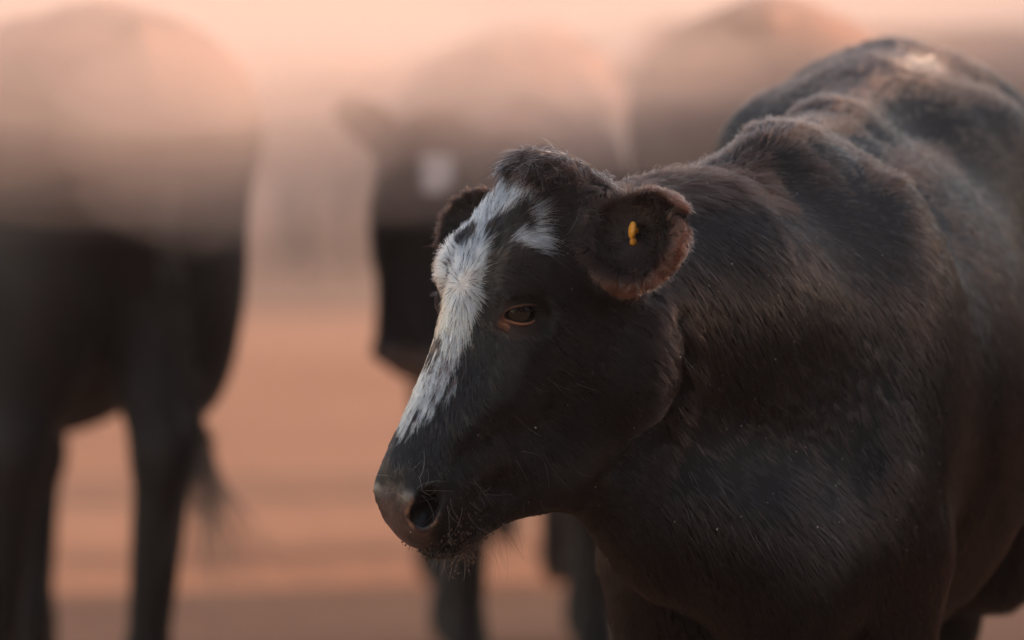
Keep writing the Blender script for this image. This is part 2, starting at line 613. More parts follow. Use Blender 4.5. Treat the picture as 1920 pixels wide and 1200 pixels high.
def fbm(p, seed):
    return (noise3(p, seed) * .5 + noise3(p * 2.1, seed + 1) * .28 + noise3(p * 4.3, seed + 2) * .22)


def pad_mask(q, nl):
    """bare skin of the muzzle: q local points, nl local normals"""
    wob = (fbm(q * 90, 17) - .5)
    m = sstep(q[:, 0] + wob * .02, .388, .402) * sstep(nl[:, 0] * .75 + nl[:, 1] * .55 + wob * .25, .42, .68) * (1 - sstep(np.abs(q[:, 2]) + wob * .012, .044, .056))
    m = m * (1 - sstep(-q[:, 1] + wob * .02, .100, .112))
    nd = nostril_dist(q)
    m = np.maximum(m, (1 - sstep(nd + wob * .006 + .010 * (q[:, 0] < .400), .002, .008)))
    return np.clip(m, 0, 1) * (np.abs(q[:, 2]) < .09) * (q[:, 0] > .35) * (q[:, 0] < .5)


# ---------------------------------------------------------------- the near cow: body, coat, eyes, tag
from mathutils.bvhtree import BVHTree
near_vn = vertex_normals(near_co, near_faces)
q_all = HN.local(near_co); nl_all = near_vn @ HN.R.T
BLACK = np.array([.0058, .0036, .0030])


def near_pigment(q, nl, P):
    n = len(q)
    col = np.tile(BLACK, (n, 1)) * (.7 + .6 * noise3(P * 14, 2))[:, None]
    head = (q[:, 1] > -.30) & (q[:, 0] < .5) & (q[:, 0] > -.05)
    pad = pad_mask(q, nl) * head
    blot = sstep(fbm(q * 60, 21), .40, .62)
    fine = fbm(q * 260, 22)
    padc = (np.array([.034, .020, .018]) * (1 - blot[:, None]) + np.array([.082, .046, .040]) * blot[:, None]) * (.55 + .9 * fine)[:, None]
    # dusty paler band along the top of the muzzle, pink blotches round the nostril, black inside it
    topb = (1 - sstep(q[:, 0] + (fbm(q * 80, 27) - .5) * .02, .396, .412)) * pad
    padc = padc * (1 - .65 * topb[:, None]) + np.array([.15, .12, .115]) * (.65 * topb * (.5 + fine))[:, None]
    nd = nostril_dist(q)
    ang = fbm(q * 75, 25)
    pink = (1 - sstep(nd, .005, .0085)) * sstep(nd, .0012, .0030) * sstep(ang, .46, .56) * sstep(q[:, 0], .395, .405)
    padc = padc * (1 - pink[:, None]) + np.array([.24, .13, .088]) * (pink * (.7 + .6 * fine))[:, None]
    dark = sstep(-nd, -.0036, -.0012) * (1 - pink)
    padc = padc * (1 - dark[:, None]) + np.array([.006, .004, .004]) * dark[:, None]
    # damp grime on the lip below and behind the nostril
    grime = (1 - sstep(np.abs(q[:, 1] + .098 + (fbm(q * 70, 29) - .5) * .02), .006, .014)) * (q[:, 0] < .425)
    padc = padc * (1 - .7 * grime[:, None])
    col = col * (1 - pad[:, None]) + padc * pad[:, None]
    wet = pad * .7
    w = white_mask(q) & head & (pad < .3)
    col[w] = (.13, .10, .10)
    wl_ = 1 - sstep(np.linalg.norm((q - np.array([.165, 0, .004])) * np.array([1, .3, 1]), axis=1), .010, .024)
    col[w] = col[w] + (np.array([.62, .55, .50]) - col[w]) * wl_[w][:, None]
    return col, wet


pig, wet = near_pigment(q_all, nl_all, near_co)
# brown skin round the near and the far eye
for sgn in (1, -1):
    e0 = np.array([.178, -.050, .080 * sgn])
    d = np.linalg.norm((q_all - e0) * np.array([1, 1, .8]), axis=1)
    w = (1 - sstep(d, .012, .034)) * (.5 + .5 * sstep(q_all[:, 0], .165, .185))
    pig = pig * (1 - w[:, None]) + np.array([.036, .018, .013]) * w[:, None]

cow_me = mesh_from('cow', near_co, near_faces, mats=[M_HIDE])
point_color(cow_me, np.concatenate([pig, wet[:, None]], 1))
cow = link('cow', cow_me)
tag(cow, 'dark brown cow with shaggy white blaze down its face and small yellow ear tag', 'cow', 'herd of cattle')
near_bvh = BVHTree.FromPolygons([tuple(v) for v in near_co.tolist()], near_faces.tolist())


# eyes: ball, then a ring of lids round an almond opening
EYE_R = .0215
def build_eye(sgn):
    out = unit(.06 * HN.A + .12 * HN.N + .98 * sgn * HN.L)
    hx_ = unit(-.42 * HN.A - .90 * HN.N)                     # towards the outer (rear) corner
    hx_ = unit(hx_ - out * (hx_ @ out))
    vy = np.cross(out, hx_)
    if vy @ HN.A > 0: vy = -vy                               # towards the brow
    c = HN.p(.168, -.055, .0640 * sgn)
    # ball
    v, f = [], []
    nu, nv = 28, 16
    for j in range(nv + 1):
        th = math.pi * j / nv
        for i in range(nu):
            ph = 2 * math.pi * i / nu
            v.append(c + EYE_R * (out * math.cos(th) + math.sin(th) * (hx_ * math.cos(ph) + vy * math.sin(ph))))
    for j in range(nv):
        for i in range(nu):
            f.append((j * nu + i, j * nu + (i + 1) % nu, (j + 1) * nu + (i + 1) % nu, (j + 1) * nu + i))
    ball = link('eye', mesh_from('eye', v, np.array(f), mats=[M_EYE]), cow)
    # lids
    n = 72
    t = np.arange(n) * 2 * math.pi / n
    ct, st = np.cos(t), np.sin(t)
    ax = .0190 * np.sign(ct) * np.abs(ct) ** .95
    ay = np.where(st > 0, .0078, .0112) * np.sign(st) * np.abs(st) ** .85 - .0004 + .0016 * ct
    ax = ax - .003 * np.clip((-ct - .75) * 4, 0, 1)              # drawn-out inner corner
    ay = ay - .0025 * np.clip((-ct - .75) * 4, 0, 1)
    rings, cols = [], []
    up_ = np.clip(st, 0, 1); dn = np.clip(-st, 0, 1); inn = np.clip(-ct, 0, 1)
    #        scale  height over the ball
    prof = [(.95, .0002), (1.0, .0016), (1.10, .0030), (1.24, .0032), (1.38, .0016), (1.52, .0030), (1.75, .0030), (2.15, .002), (2.7, -.003)]
    for i, (sc, h) in enumerate(prof):
        x = ax * (1 + (sc - 1) * .50); y = ay * sc + .0030 * max(sc - 1, 0) * up_
        hh = h + .0030 * up_ * math.exp(-((sc - 1.25) / .25) ** 2) - (.0018 * dn if i == 4 else 0) - (.0022 * up_ if i == 5 else 0)
        d = np.sqrt(x * x + y * y)
        R_ = EYE_R + .0004
        z = np.where(d < R_ * .80, np.sqrt(np.maximum(R_ ** 2 - d ** 2, 1e-9)), R_ * .60 - (d - R_ * .80) * .45) + hh
        ring = c + x[:, None] * hx_ + y[:, None] * vy + z[:, None] * out
        if i >= 5:
            w = (.25, .6, .9, 1.0)[i - 5]
            for k in range(n):
                pn, nn, _, _ = near_bvh.find_nearest(Vector(ring[k]))
                tgt = np.array(pn) + np.array(nn) * (.0022, .0018, .0008, -.004)[i - 5]
                ring[k] = ring[k] * (1 - w) + tgt * w
        rings.append(ring)
        base = np.tile(np.array([.011, .0065, .0055]), (n, 1))
        lit = {0: .3, 1: .8, 2: 1.0, 3: .55, 4: .08, 5: .25, 6: .15, 7: .05, 8: 0.0}[i] * (dn + .25 * inn) + .22 * up_ * (i in (2, 3))
        lit = np.clip(lit + inn * dn * 2 * (.55 if i in (4, 5) else .30 if i == 6 else 0), 0, 1)[:, None]
        col = base * (1 - lit) + np.array([.36, .15, .085]) * lit
        if i >= 8: col = col * .4 + BLACK * .6
        cols.append(np.concatenate([col, np.full((n, 1), .7 if i < 3 else .1)], 1))
    v = np.concatenate(rings); cl = np.concatenate(cols)
    f = []
    for j in range(len(prof) - 1):
        for i in range(n):
            a, b = j * n + i, j * n + (i + 1) % n
            f.append((a, b, b + n, a + n))
    me = mesh_from('eyelid', v, np.array(f), mats=[M_LID])
    point_color(me, cl)
    lid = link('eyelid', me, cow)
    return c, out, hx_, vy


eyes = {s_: build_eye(s_) for s_ in (1, -1)}

# ear tag: a round stud with a short pin standing out of the ear
eb, ee, eo, ew, esc = ear_frame(HN, 1)
po = eb + ee * .053 - ew * .007
hit = near_bvh.ray_cast(Vector(po + eo * .2), Vector(-eo))
tp = np.array(hit[0]) if hit[0] is not None else po
t_ax = unit(np.array([-.93, -.32, .12]))                      # the stud is seen nearly edge-on
t_u = unit(np.cross(t_ax, [0, 0, 1])); t_v = np.cross(t_ax, t_u)
v, f = [], []
prof = [(.0, .0030), (.0060, .0028), (.0092, .0018), (.0102, .0), (.0092, -.0016), (.0040, -.0022), (.0036, -.0030), (.0034, -.0050), (.0, -.0055)]
nu = 20
tc_ = tp + eo * .009
for r, z in prof:
    for i in range(nu):
        a = 2 * math.pi * i / nu
        v.append(tc_ + t_ax * z * 1.25 + (t_u * math.cos(a) * .75 + t_v * math.sin(a)) * r)
for j in range(len(prof) - 1):
    for i in range(nu):
        f.append((j * nu + i, j * nu + (i + 1) % nu, (j + 1) * nu + (i + 1) % nu, (j + 1) * nu + i))
nv0 = len(v)
for r, z in [(.0025, .002), (.0045, .0), (.0045, -.004), (.002, -.006)]:                # knob below the stud
    for i in range(nu):
        a = 2 * math.pi * i / nu
        v.append(tc_ + t_v * (-.0125 if t_v[2] > 0 else .0125) + t_ax * z + (t_u * math.cos(a) * .7 + t_v * math.sin(a)) * r)
for j in range(3):
    for i in range(nu):
        f.append((nv0 + j * nu + i, nv0 + j * nu + (i + 1) % nu, nv0 + (j + 1) * nu + (i + 1) % nu, nv0 + (j + 1) * nu + i))
ear_tag = link('ear_tag', mesh_from('ear_tag', v, np.array(f), mats=[M_TAG]), cow)
ear_tag['label'] = 'small orange yellow plastic ear tag stud'


# ---------------------------------------------------------------- hair curves
def make_curves(name, pts, rad, col, parent, mat):
    """pts (n, k, 3), rad (n, k), col (n, 3)"""
    n, k, _ = pts.shape
    hc = bpy.data.hair_curves.new(name)
    hc.add_curves([k] * n)
    hc.attributes['position'].data.foreach_set('vector', np.ascontiguousarray(pts, np.float32).ravel())
    ra = hc.attributes.get('radius') or hc.attributes.new('radius', 'FLOAT', 'POINT')
    ra.data.foreach_set('value', np.ascontiguousarray(rad, np.float32).ravel())
    ca = hc.attributes.new('pigment', 'FLOAT_COLOR', 'CURVE')
    ca.data.foreach_set('color', np.concatenate([col, np.ones((n, 1))], 1).astype(np.float32).ravel())
    hc.materials.append(mat)
    o = link(name, hc, parent)
    return o


def scatter(co, faces, vn, weight, count):
    """random points on the quads, by area times weight (per vertex)"""
    tri = np.concatenate([faces[:, [0, 1, 2]], faces[:, [0, 2, 3]]])
    ar = .5 * np.linalg.norm(np.cross(co[tri[:, 1]] - co[tri[:, 0]], co[tri[:, 2]] - co[tri[:, 0]]), axis=1)
    pr = ar * weight[tri].mean(1)
    cdf = np.cumsum(pr); cdf /= cdf[-1]
    ti = np.searchsorted(cdf, RNG.random(count))
    ti = np.minimum(ti, len(tri) - 1)
    u, v = RNG.random(count), RNG.random(count)
    s_ = u + v > 1; u[s_] = 1 - u[s_]; v[s_] = 1 - v[s_]
    b = np.stack([1 - u - v, u, v], 1)
    T = tri[ti]
    P = (co[T] * b[:, :, None]).sum(1); n = (vn[T] * b[:, :, None]).sum(1)
    return P, n / np.maximum(np.linalg.norm(n, axis=1), 1e-9)[:, None]


def nrmv(v):
    return v / np.maximum(np.linalg.norm(v, axis=1), 1e-9)[:, None]


def ear_local(P, q):
    b, e, o, w, sc = ear_frame(HN, q)
    d = P - b
    return d @ e / sc, d @ w / sc, d @ o / sc, e, o, w


def head_weight(q):
    """1 on the head, 0 on the neck"""
    back = -.235 - .10 * np.clip((q[:, 0] - .12) / .2, 0, 1) + .12 * np.clip((.10 - q[:, 0]) / .12, 0, 1)
    return sstep(q[:, 1], back - .02, back + .03) * sstep(q[:, 0], -.10, -.05)


f_b, s_b = bd['f'], bd['sd']


def coat(P, n):
    """direction, length, lift, waviness, pigment of the coat at points P with normals n"""
    N_ = len(P)
    q = HN.local(P); nl = n @ HN.R.T
    hw_ = head_weight(q)
    one = np.ones(N_)
    # --- head flow (local a, n, l)
    ra = q[:, 0] - .165; rl = q[:, 2] - .004
    rr = np.sqrt(ra ** 2 + rl ** 2) + .012
    rad = np.stack([ra / rr, 0 * one, rl / rr], 1)
    down = np.stack([one, 0 * one, .25 * np.sign(q[:, 2])], 1)
    wd = sstep(q[:, 0], .20, .27)
    dors = rad * (1 - .75 * wd)[:, None] + down * (.75 * wd)[:, None]
    sg = np.sign(q[:, 2])
    side = np.stack([.10 + .45 * sstep(q[:, 0], .10, .0) * -1 + .25 * sstep(q[:, 0], .26, .36), -one, .15 * sg], 1)
    ws = sstep(-q[:, 1], .028, .075)
    ws = np.maximum(ws, .65 * sstep(np.abs(q[:, 2]), .045, .075))
    hd = dors * (1 - ws)[:, None] + side * ws[:, None]
    pw = sstep(-q[:, 0], -.055, -.015) * (1 - sstep(-q[:, 1], .12, .16))           # poll tuft: falls forward and out
    poll = np.stack([-.75 + .9 * noise3(P * 55, 40), .25 + .8 * noise3(P * 55, 41), .9 * (noise3(P * 40, 42) * 2 - 1) + .3 * sg], 1)
    hd = hd * (1 - pw)[:, None] + poll * pw[:, None]
    head_dir = hd @ HN.R
    # --- neck and trunk flow
    neck = np.array([.42, .50, -.80])
    # trunk: back and down, the crest of the back just back
    dz = np.clip((bd['top'](-.3) - P[:, 2]) / .25, .15, 1.4)
    trunk = -f_b[None] * .75 - dz[:, None] * np.array([0, 0, .95])[None]
    tw = sstep(P[:, 1], 7.10, 7.34)
    body = neck[None] * (1 - tw)[:, None] + trunk * tw[:, None]
    D = head_dir * hw_[:, None] + body * (1 - hw_)[:, None]
    # --- lengths
    L = .011 + .004 * noise3(P * 20, 31)
    L = L + .011 * sstep(-q[:, 0], -.21, -.12) * (1 - ws * .6)                       # forehead
    L = L + .013 * pw
    L = L * (1 - .45 * sstep(q[:, 0], .30, .38))
    Lb = .021 + .008 * noise3(P * 9, 32)
    L = L * hw_ + Lb * (1 - hw_)
    lift = (.24 + .22 * pw) * hw_ + .10 * (1 - hw_)
    wav = (.08 + .35 * pw + .12 * sstep(-q[:, 0], -.20, -.08)) * hw_ + .055 * (1 - hw_)
    # crest of neck and back: tufts standing up
    cr = sstep(n[:, 2], .72, .93) * (1 - hw_)
    tuft = sstep(noise3(P * 30, 33), .45, .75)
    L = L + cr * (.004 + .016 * tuft * sstep(-P[:, 1], -7.9, -7.5)); lift = lift + cr * .30; wav = wav + cr * .10
    # damp crimped patch on the breast
    cp = (1 - sstep(np.linalg.norm((P - at(1540, 745, 7.08)) * np.array([1 / .12, 1 / .3, 1 / .075]), axis=1), .6, 1.1))
    cp = np.maximum(cp, 1 - sstep(np.linalg.norm((P - at(1290, 770, 7.02)) * np.array([1 / .045, 1 / .3, 1 / .07]), axis=1), .6, 1.1))
    wav = wav + cp * .16; L = L * (1 - .12 * cp)
    # --- pigment
    col = np.tile(BLACK, (N_, 1)) * (.65 + .7 * noise3(P * 18, 34))[:, None]
    brown = sstep(noise3(P * 11, 35), .40, .75)
    col = col + np.array([.007, .003, .002]) * brown[:, None]
    col = col + np.array([.022, .010, .006]) * (pw * sstep(noise3(P * 60, 36), .4, .7))[:, None]
    col = col + np.array([.040, .020, .013]) * (cr * .8)[:, None]
    # tufts differ: some dusty and pale, most of them black
    cc = clump_centres(P, .0050, 31)
    tone = hash3(np.floor(cc[:, 0] * 4000).astype(np.int64), np.floor(cc[:, 1] * 4000).astype(np.int64), np.floor(cc[:, 2] * 4000).astype(np.int64), 77)
    col = col * (.45 + .75 * tone)[:, None] + np.array([.015, .0095, .0075]) * (sstep(tone, .66, 1.0) * (.35 + .65 * RNG.random(N_)))[:, None]
    pale = RNG.random(N_) < .025
    col = np.where(pale[:, None], np.array([.075, .055, .046]) * (.5 + RNG.random(N_))[:, None], col)
    # dusty hair on the rump, with the sun's warm light put into its tan
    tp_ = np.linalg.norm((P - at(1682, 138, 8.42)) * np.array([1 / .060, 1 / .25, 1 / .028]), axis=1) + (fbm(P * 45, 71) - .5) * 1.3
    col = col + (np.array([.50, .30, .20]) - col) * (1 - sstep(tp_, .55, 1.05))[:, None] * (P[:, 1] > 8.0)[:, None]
    white = white_mask(q + nl * 0) & (hw_ > .5)
    wc = np.array([.93, .85, .78]) * (.80 + .20 * noise3(P * 300, 37))[:, None]
    grey = RNG.random(N_) < .93
    col = np.where((white & grey)[:, None], wc, col)
    # stray pale hairs in the forelock, by the blaze
    st = (RNG.random(N_) < .26 * sstep(-q[:, 0], -.080, -.03) * (1 - sstep(np.abs(q[:, 2]), .02, .045))) & (hw_ > .5)
    col = np.where(st[:, None], np.array([.42, .38, .36]), col)
    L = np.where(white, L * 1.12, L)
    dens = one.copy()
    # --- ears
    for s_ in (1, -1):
        x, y, z, e, o, w = ear_local(P, s_)
        r = np.sqrt(((x - .064) / .068) ** 2 + (y / .055) ** 2)
        m = (((x - .064) / .082) ** 2 + (y / .068) ** 2 + (z / .050) ** 2 < 1) & (x > -.002)
        front = n @ o
        edge = sstep(r, .70, .92)
        # outward in the plane of the ear
        od = nrmv(((x - .064) / .068)[:, None] * e + (y / .055)[:, None] * w * 1.2 + .15 * o)
        inside = nrmv(od * .55 + e * .35 + noise3v(P * 70, 50) * .8 + .25 * o)
        backd = nrmv(e * 1.0 + od * .4)
        d_ear = np.where((edge > .45)[:, None], od, np.where((front > .1)[:, None], inside, backd))
        l_ear = np.where(edge > .45, .011 + .006 * noise3(P * 80, 51), np.where(front > .1, .021, .014))
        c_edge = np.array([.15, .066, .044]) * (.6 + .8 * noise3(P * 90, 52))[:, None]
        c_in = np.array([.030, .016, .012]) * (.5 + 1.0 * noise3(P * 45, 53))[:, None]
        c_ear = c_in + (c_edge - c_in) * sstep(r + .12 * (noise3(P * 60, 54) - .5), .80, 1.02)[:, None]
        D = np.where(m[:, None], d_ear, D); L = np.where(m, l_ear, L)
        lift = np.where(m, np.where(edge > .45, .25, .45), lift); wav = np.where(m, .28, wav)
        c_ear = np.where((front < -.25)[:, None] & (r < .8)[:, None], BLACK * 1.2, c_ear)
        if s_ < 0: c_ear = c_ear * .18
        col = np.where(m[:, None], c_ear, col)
        dens = np.where(m & (front > .1) & (edge < .4), .45, dens)
    # --- bare places: eyes, muzzle
    for s_ in (1, -1):
        c, out, hx_, vy = eyes[s_]
        d = P - c
        ex, ey, ez = d @ hx_, d @ vy, d @ out
        er = np.sqrt((ex / .0255) ** 2 + ((ey + .001) / .0165) ** 2)
        near_ = (ez > -.03)
        dens = np.where(near_ & (er < 1.0), 0, dens)
        k = near_ & (er < 1.9)
        L = np.where(k, L * np.clip(.25 + .5 * (er - 1.0), .25, 1), L)
        bc = np.array([.026, .013, .0095])
        kk = (near_ & (er < 1.75) & (ey < .004) & (ex < .012))
        col = np.where(kk[:, None], bc * (.6 + .8 * noise3(P * 200, 61))[:, None], col)
    pad = pad_mask(q, nl) * (hw_ > .5)
    dens = dens * (1 - sstep(pad, .12, .4))
    inhole = (nostril_dist(q) < .003) & (hw_ > .5)
    dens = np.where(inhole, 0, dens)
    mz = sstep(q[:, 0], .355, .395) * (hw_ > .5)
    L = L * (1 - .45 * mz)
    return D, L, lift, wav, col, dens, hw_, pw


def clump_centres(P, size, seed):
    """the nearest of a jittered lattice of tuft centres"""
    i = np.floor(P / size).astype(np.int64)
    best = np.full(len(P), 9.0); C = np.zeros_like(P)
    for dx in (-1, 0, 1):
        for dy in (-1, 0, 1):
            for dz in (-1, 0, 1):
                a, b, c = i[:, 0] + dx, i[:, 1] + dy, i[:, 2] + dz
                q = (np.stack([a, b, c], 1) + np.stack([hash3(a, b, c, seed), hash3(a, b, c, seed + 1), hash3(a, b, c, seed + 2)], 1)) * size
                d = ((q - P) ** 2).sum(1)
                m = d < best
                best = np.where(m, d, best); C[m] = q[m]
    return C


def grow(P, n, D, L, lift, wav, K=5, seed=0, clump=.010, head=None, soft=None):
    N_ = len(P)
    T = D - (D * n).sum(1)[:, None] * n
    T = nrmv(T)
    B = np.cross(n, T)
    # tufts lean together: an offset that is shared by neighbouring hairs
    w1 = noise3v(P / clump, seed + 70); w2 = noise3v(P / (clump * .33), seed + 90); w3 = RNG.normal(size=(N_, 3))
    T = nrmv(T + B * (w1[:, :1] * 2.2 * wav[:, None] + w2[:, :1] * 1.1 * wav[:, None] + w3[:, :1] * .10) + n * (w1[:, 1:2] * .5 * wav[:, None]))
    lift = np.clip(lift * (1 + w1[:, 2] * .6 + w3[:, 1] * .25), .05, 1.4)
    L = L * np.clip(1 + .22 * w3[:, 2] + .15 * w2[:, 2], .45, 1.7)
    s = np.linspace(0, 1, K)[None, :, None]
    curl = (w2[:, 1] * wav * 1.4)[:, None, None]
    pts = P[:, None] - n[:, None] * .0008 + L[:, None, None] * (
        T[:, None] * (s * (1 - .12 * s)) + n[:, None] * (lift[:, None, None] * (s - .62 * s * s)) + B[:, None] * curl * s * s * .9)
    pts[:, :, 2] -= (L[:, None] * .10 * s[:, :, 0] ** 2)
    if head is not None:
        for size, k in ((.0075, .55), (.0032, .35)):
            off = np.where((head > .5)[:, None], clump_centres(P, size * .62, 5) - P, clump_centres(P, size, 9) - P)
            off -= (off * n).sum(1)[:, None] * n
            off -= (off * T).sum(1)[:, None] * T * .6
            pts += off[:, None] * (k * s ** .8) * (1 - .75 * soft)[:, None, None]
    return pts


if FUR:
    vis = near_vn @ np.array([0, -1, 0.05])
    wv = np.where(vis > -.18, 1.0, .10)
    hwv = head_weight(q_all)
    wv = wv * (.75 + 2.3 * hwv)
    wv = wv * np.where(near_co[:, 1] > 7.75, .45, 1.0) * np.where(near_co[:, 2] < .45, .15, 1.0)
    e_l = ear_local(near_co, 1)
    wv = np.where((e_l[0] > .0) & (e_l[0] < .15) & (np.abs(e_l[1]) < .07) & (np.abs(e_l[2]) < .05), wv * 1.3, wv)
    P, n = scatter(near_co, near_faces, near_vn, wv, 520000)
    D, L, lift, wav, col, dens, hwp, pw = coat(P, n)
    keep = RNG.random(len(P)) < dens
    P, n, D, L, lift, wav, col = [a[keep] for a in (P, n, D, L, lift, wav, col)]
    pts = grow(P, n, D, L, lift, wav, head=hwp[keep], soft=pw[keep])
    K = pts.shape[1]
    rad = np.linspace(1.0, .25, K)[None] * (.00026 + .00018 * RNG.random((len(P), 1))) * np.where(hwp[keep] > .5, 1.0, 1.30)[:, None]
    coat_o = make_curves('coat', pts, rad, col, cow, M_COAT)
    coat_o['kind'] = 'stuff'
    print('coat', len(P))

    # lashes of the upper lid
    for s_ in (1, -1):
        c, out, hx_, vy = eyes[s_]
        m = 90
        t = np.linspace(-.95, .95, m) + RNG.normal(size=m) * .02
        x = .0185 * t; y = .0082 * np.sqrt(np.maximum(1 - t * t, .02)) + .0016 * t
        z = np.sqrt(np.maximum(EYE_R ** 2 - x * x - y * y, 1e-6)) + .004
        root = c + x[:, None] * hx_ + y[:, None] * vy + z[:, None] * out
        L = (.011 + .007 * RNG.random(m)) * (1 - .35 * t * t)
        s5 = np.linspace(0, 1, 6)
        d = out[None] * .85 + hx_[None] * (t * .5 + .1)[:, None] - vy[None] * .55 + RNG.normal(size=(m, 3)) * .10
        pts = root[:, None] + L[:, None, None] * (d[:, None] * s5[None, :, None] + vy[None, None] * (.35 * s5 ** 2)[None, :, None])
        la = make_curves('eyelashes', pts, np.linspace(.00022, .00006, 6)[None] * np.ones((m, 1)), np.tile([.006, .004, .004], (m, 1)), cow, M_COAT)

    # whiskers round the nostril and on the lips, as (pixel of the root, bend, length, paleness)
    def whisk(roots, direction, length, col, spread, bend, rad=.00016, K=8):
        m = len(roots)
        nn = roots[1]; P = roots[0]
        m = len(P)
        d = nrmv(np.asarray(direction)[None] + nn * .5 + RNG.normal(size=(m, 3)) * spread)
        b1 = nrmv(np.cross(d, RNG.normal(size=(m, 3)))) * bend
        L = length * (.55 + .8 * RNG.random(m))
        s_ = np.linspace(0, 1, K)[None, :, None]
        pts = P[:, None] + L[:, None, None] * (d[:, None] * s_ + b1[:, None] * s_ ** 2)
        return pts, np.linspace(rad, rad * .4, K)[None] * np.ones((m, 1)), np.tile(col, (m, 1))

    def skin_points(box_lo, box_hi, m, facing=None):
        k = ((q_all >= box_lo) & (q_all <= box_hi)).all(1)
        if facing is not None: k &= (nl_all @ np.asarray(facing, float)) > .3
        i = RNG.choice(np.flatnonzero(k), m)
        return near_co[i], near_vn[i]

    sets = []
    A_, N_h, L_h = HN.A, HN.N, HN.L
    sets.append(whisk(skin_points([.372, -.06, .02], [.398, -.03, .075], 16), -A_ * .3 + L_h * .5 - N_h * .2, .030, [.50, .42, .38], .55, .7))
    sets.append(whisk(skin_points([.345, -.12, .045], [.395, -.075, .08], 16), A_ * .9 - N_h * .3, .042, [.46, .38, .35], .35, .5))
    sets.append(whisk(skin_points([.36, -.16, .0], [.44, -.12, .05], 70), A_ * .8 - N_h * .55, .022, [.05, .028, .02], .45, .4, .00014))
    sets.append(whisk(skin_points([.33, -.19, .0], [.40, -.15, .05], 26), A_ * .7 - N_h * .8, .045, [.12, .06, .04], .30, .3, .00013))
    sets.append(whisk(skin_points([.15, -.20, .03], [.36, -.09, .10], 22), -N_h + A_ * .3, .030, [.50, .45, .42], .5, .5, .00013))
    sets.append(whisk(skin_points([.06, -.10, .03], [.15, -.02, .09], 14), -N_h * .6 + L_h * .4 - A_ * .5, .032, [.35, .28, .25], .7, .8, .00014))
    wh = make_curves('whiskers', np.concatenate([a[0] for a in sets]), np.concatenate([a[1] for a in sets]), np.concatenate([a[2] for a in sets]), cow, M_COAT)
    wh['kind'] = 'stuff'

# dirt clinging to lip and chin, chaff on the coat
def crumbs(name, P, size, mat):
    v, f = [], []
    base = np.array([(1, 0, 0), (-1, 0, 0), (0, 1, 0), (0, -1, 0), (0, 0, 1), (0, 0, -1)], float)
    tri = [(0, 2, 4), (2, 1, 4), (1, 3, 4), (3, 0, 4), (2, 0, 5), (1, 2, 5), (3, 1, 5), (0, 3, 5)]
    for p, sz in zip(P, size):
        k = len(v)
        j = base * sz * (.5 + RNG.random((6, 1)))
        v.extend(p + j + RNG.normal(size=(6, 3)) * sz * .25)
        f.extend([(a + k, b + k, c + k) for a, b, c in tri])
    o = link(name, mesh_from(name, v, f, smooth=False, mats=[mat]), cow)
    o['kind'] = 'stuff'
    return o


k = np.flatnonzero(((q_all >= [.375, -.165, -.02]) & (q_all <= [.445, -.098, .065])).all(1) & (nl_all[:, 2] > -.3))
i = RNG.choice(k, 420)
crumbs('dirt', near_co[i] + near_vn[i] * (.001 + .004 * RNG.random((420, 1))), .0005 + .0011 * RNG.random(420) ** 2, M_DIRT)
k = np.flatnonzero(((q_all >= [.40, -.168, -.01]) & (q_all <= [.445, -.140, .045])).all(1))
i = RNG.choice(k, 34)
crumbs('hanging_dirt', near_co[i] + near_vn[i] * .002 - np.array([0, 0, 1]) * (.004 + .022 * RNG.random((34, 1)) ** 1.5), .0008 + .0016 * RNG.random(34), M_DIRT)
k = np.flatnonzero((near_vn[:, 1] < -.2) & (near_co[:, 2] > .65) & (near_co[:, 1] < 7.5))
i = RNG.choice(k, 170)
M_CHAFF = plain_mat('pale_chaff', (.55, .48, .42), .8, .3)
crumbs('chaff', near_co[i] + near_vn[i] * .006, .0003 + .0007 * RNG.random(170) ** 2, M_CHAFF)


# ====HERD
def herd_shape(spec, step=.014, fine=False):
    W = np.asarray(spec['W'], float); P = np.asarray(spec['P'], float); H = spec['H']
    pts = np.stack([W, P, H.o, H.p(.5, 0, 0)])
    lo = pts.min(0) - .48; hi = pts.max(0) + .48
    F = Field(np.arange(lo[0], hi[0], step), np.arange(lo[1], hi[1], step), np.arange(-.02, max(W[2], P[2], H.o[2]) + .2, step))
    head_shape(F, H, False)
    b_ = body_shape(F, spec)
    co, fc = F.surface()
    return relax(co, fc, 2), fc, b_


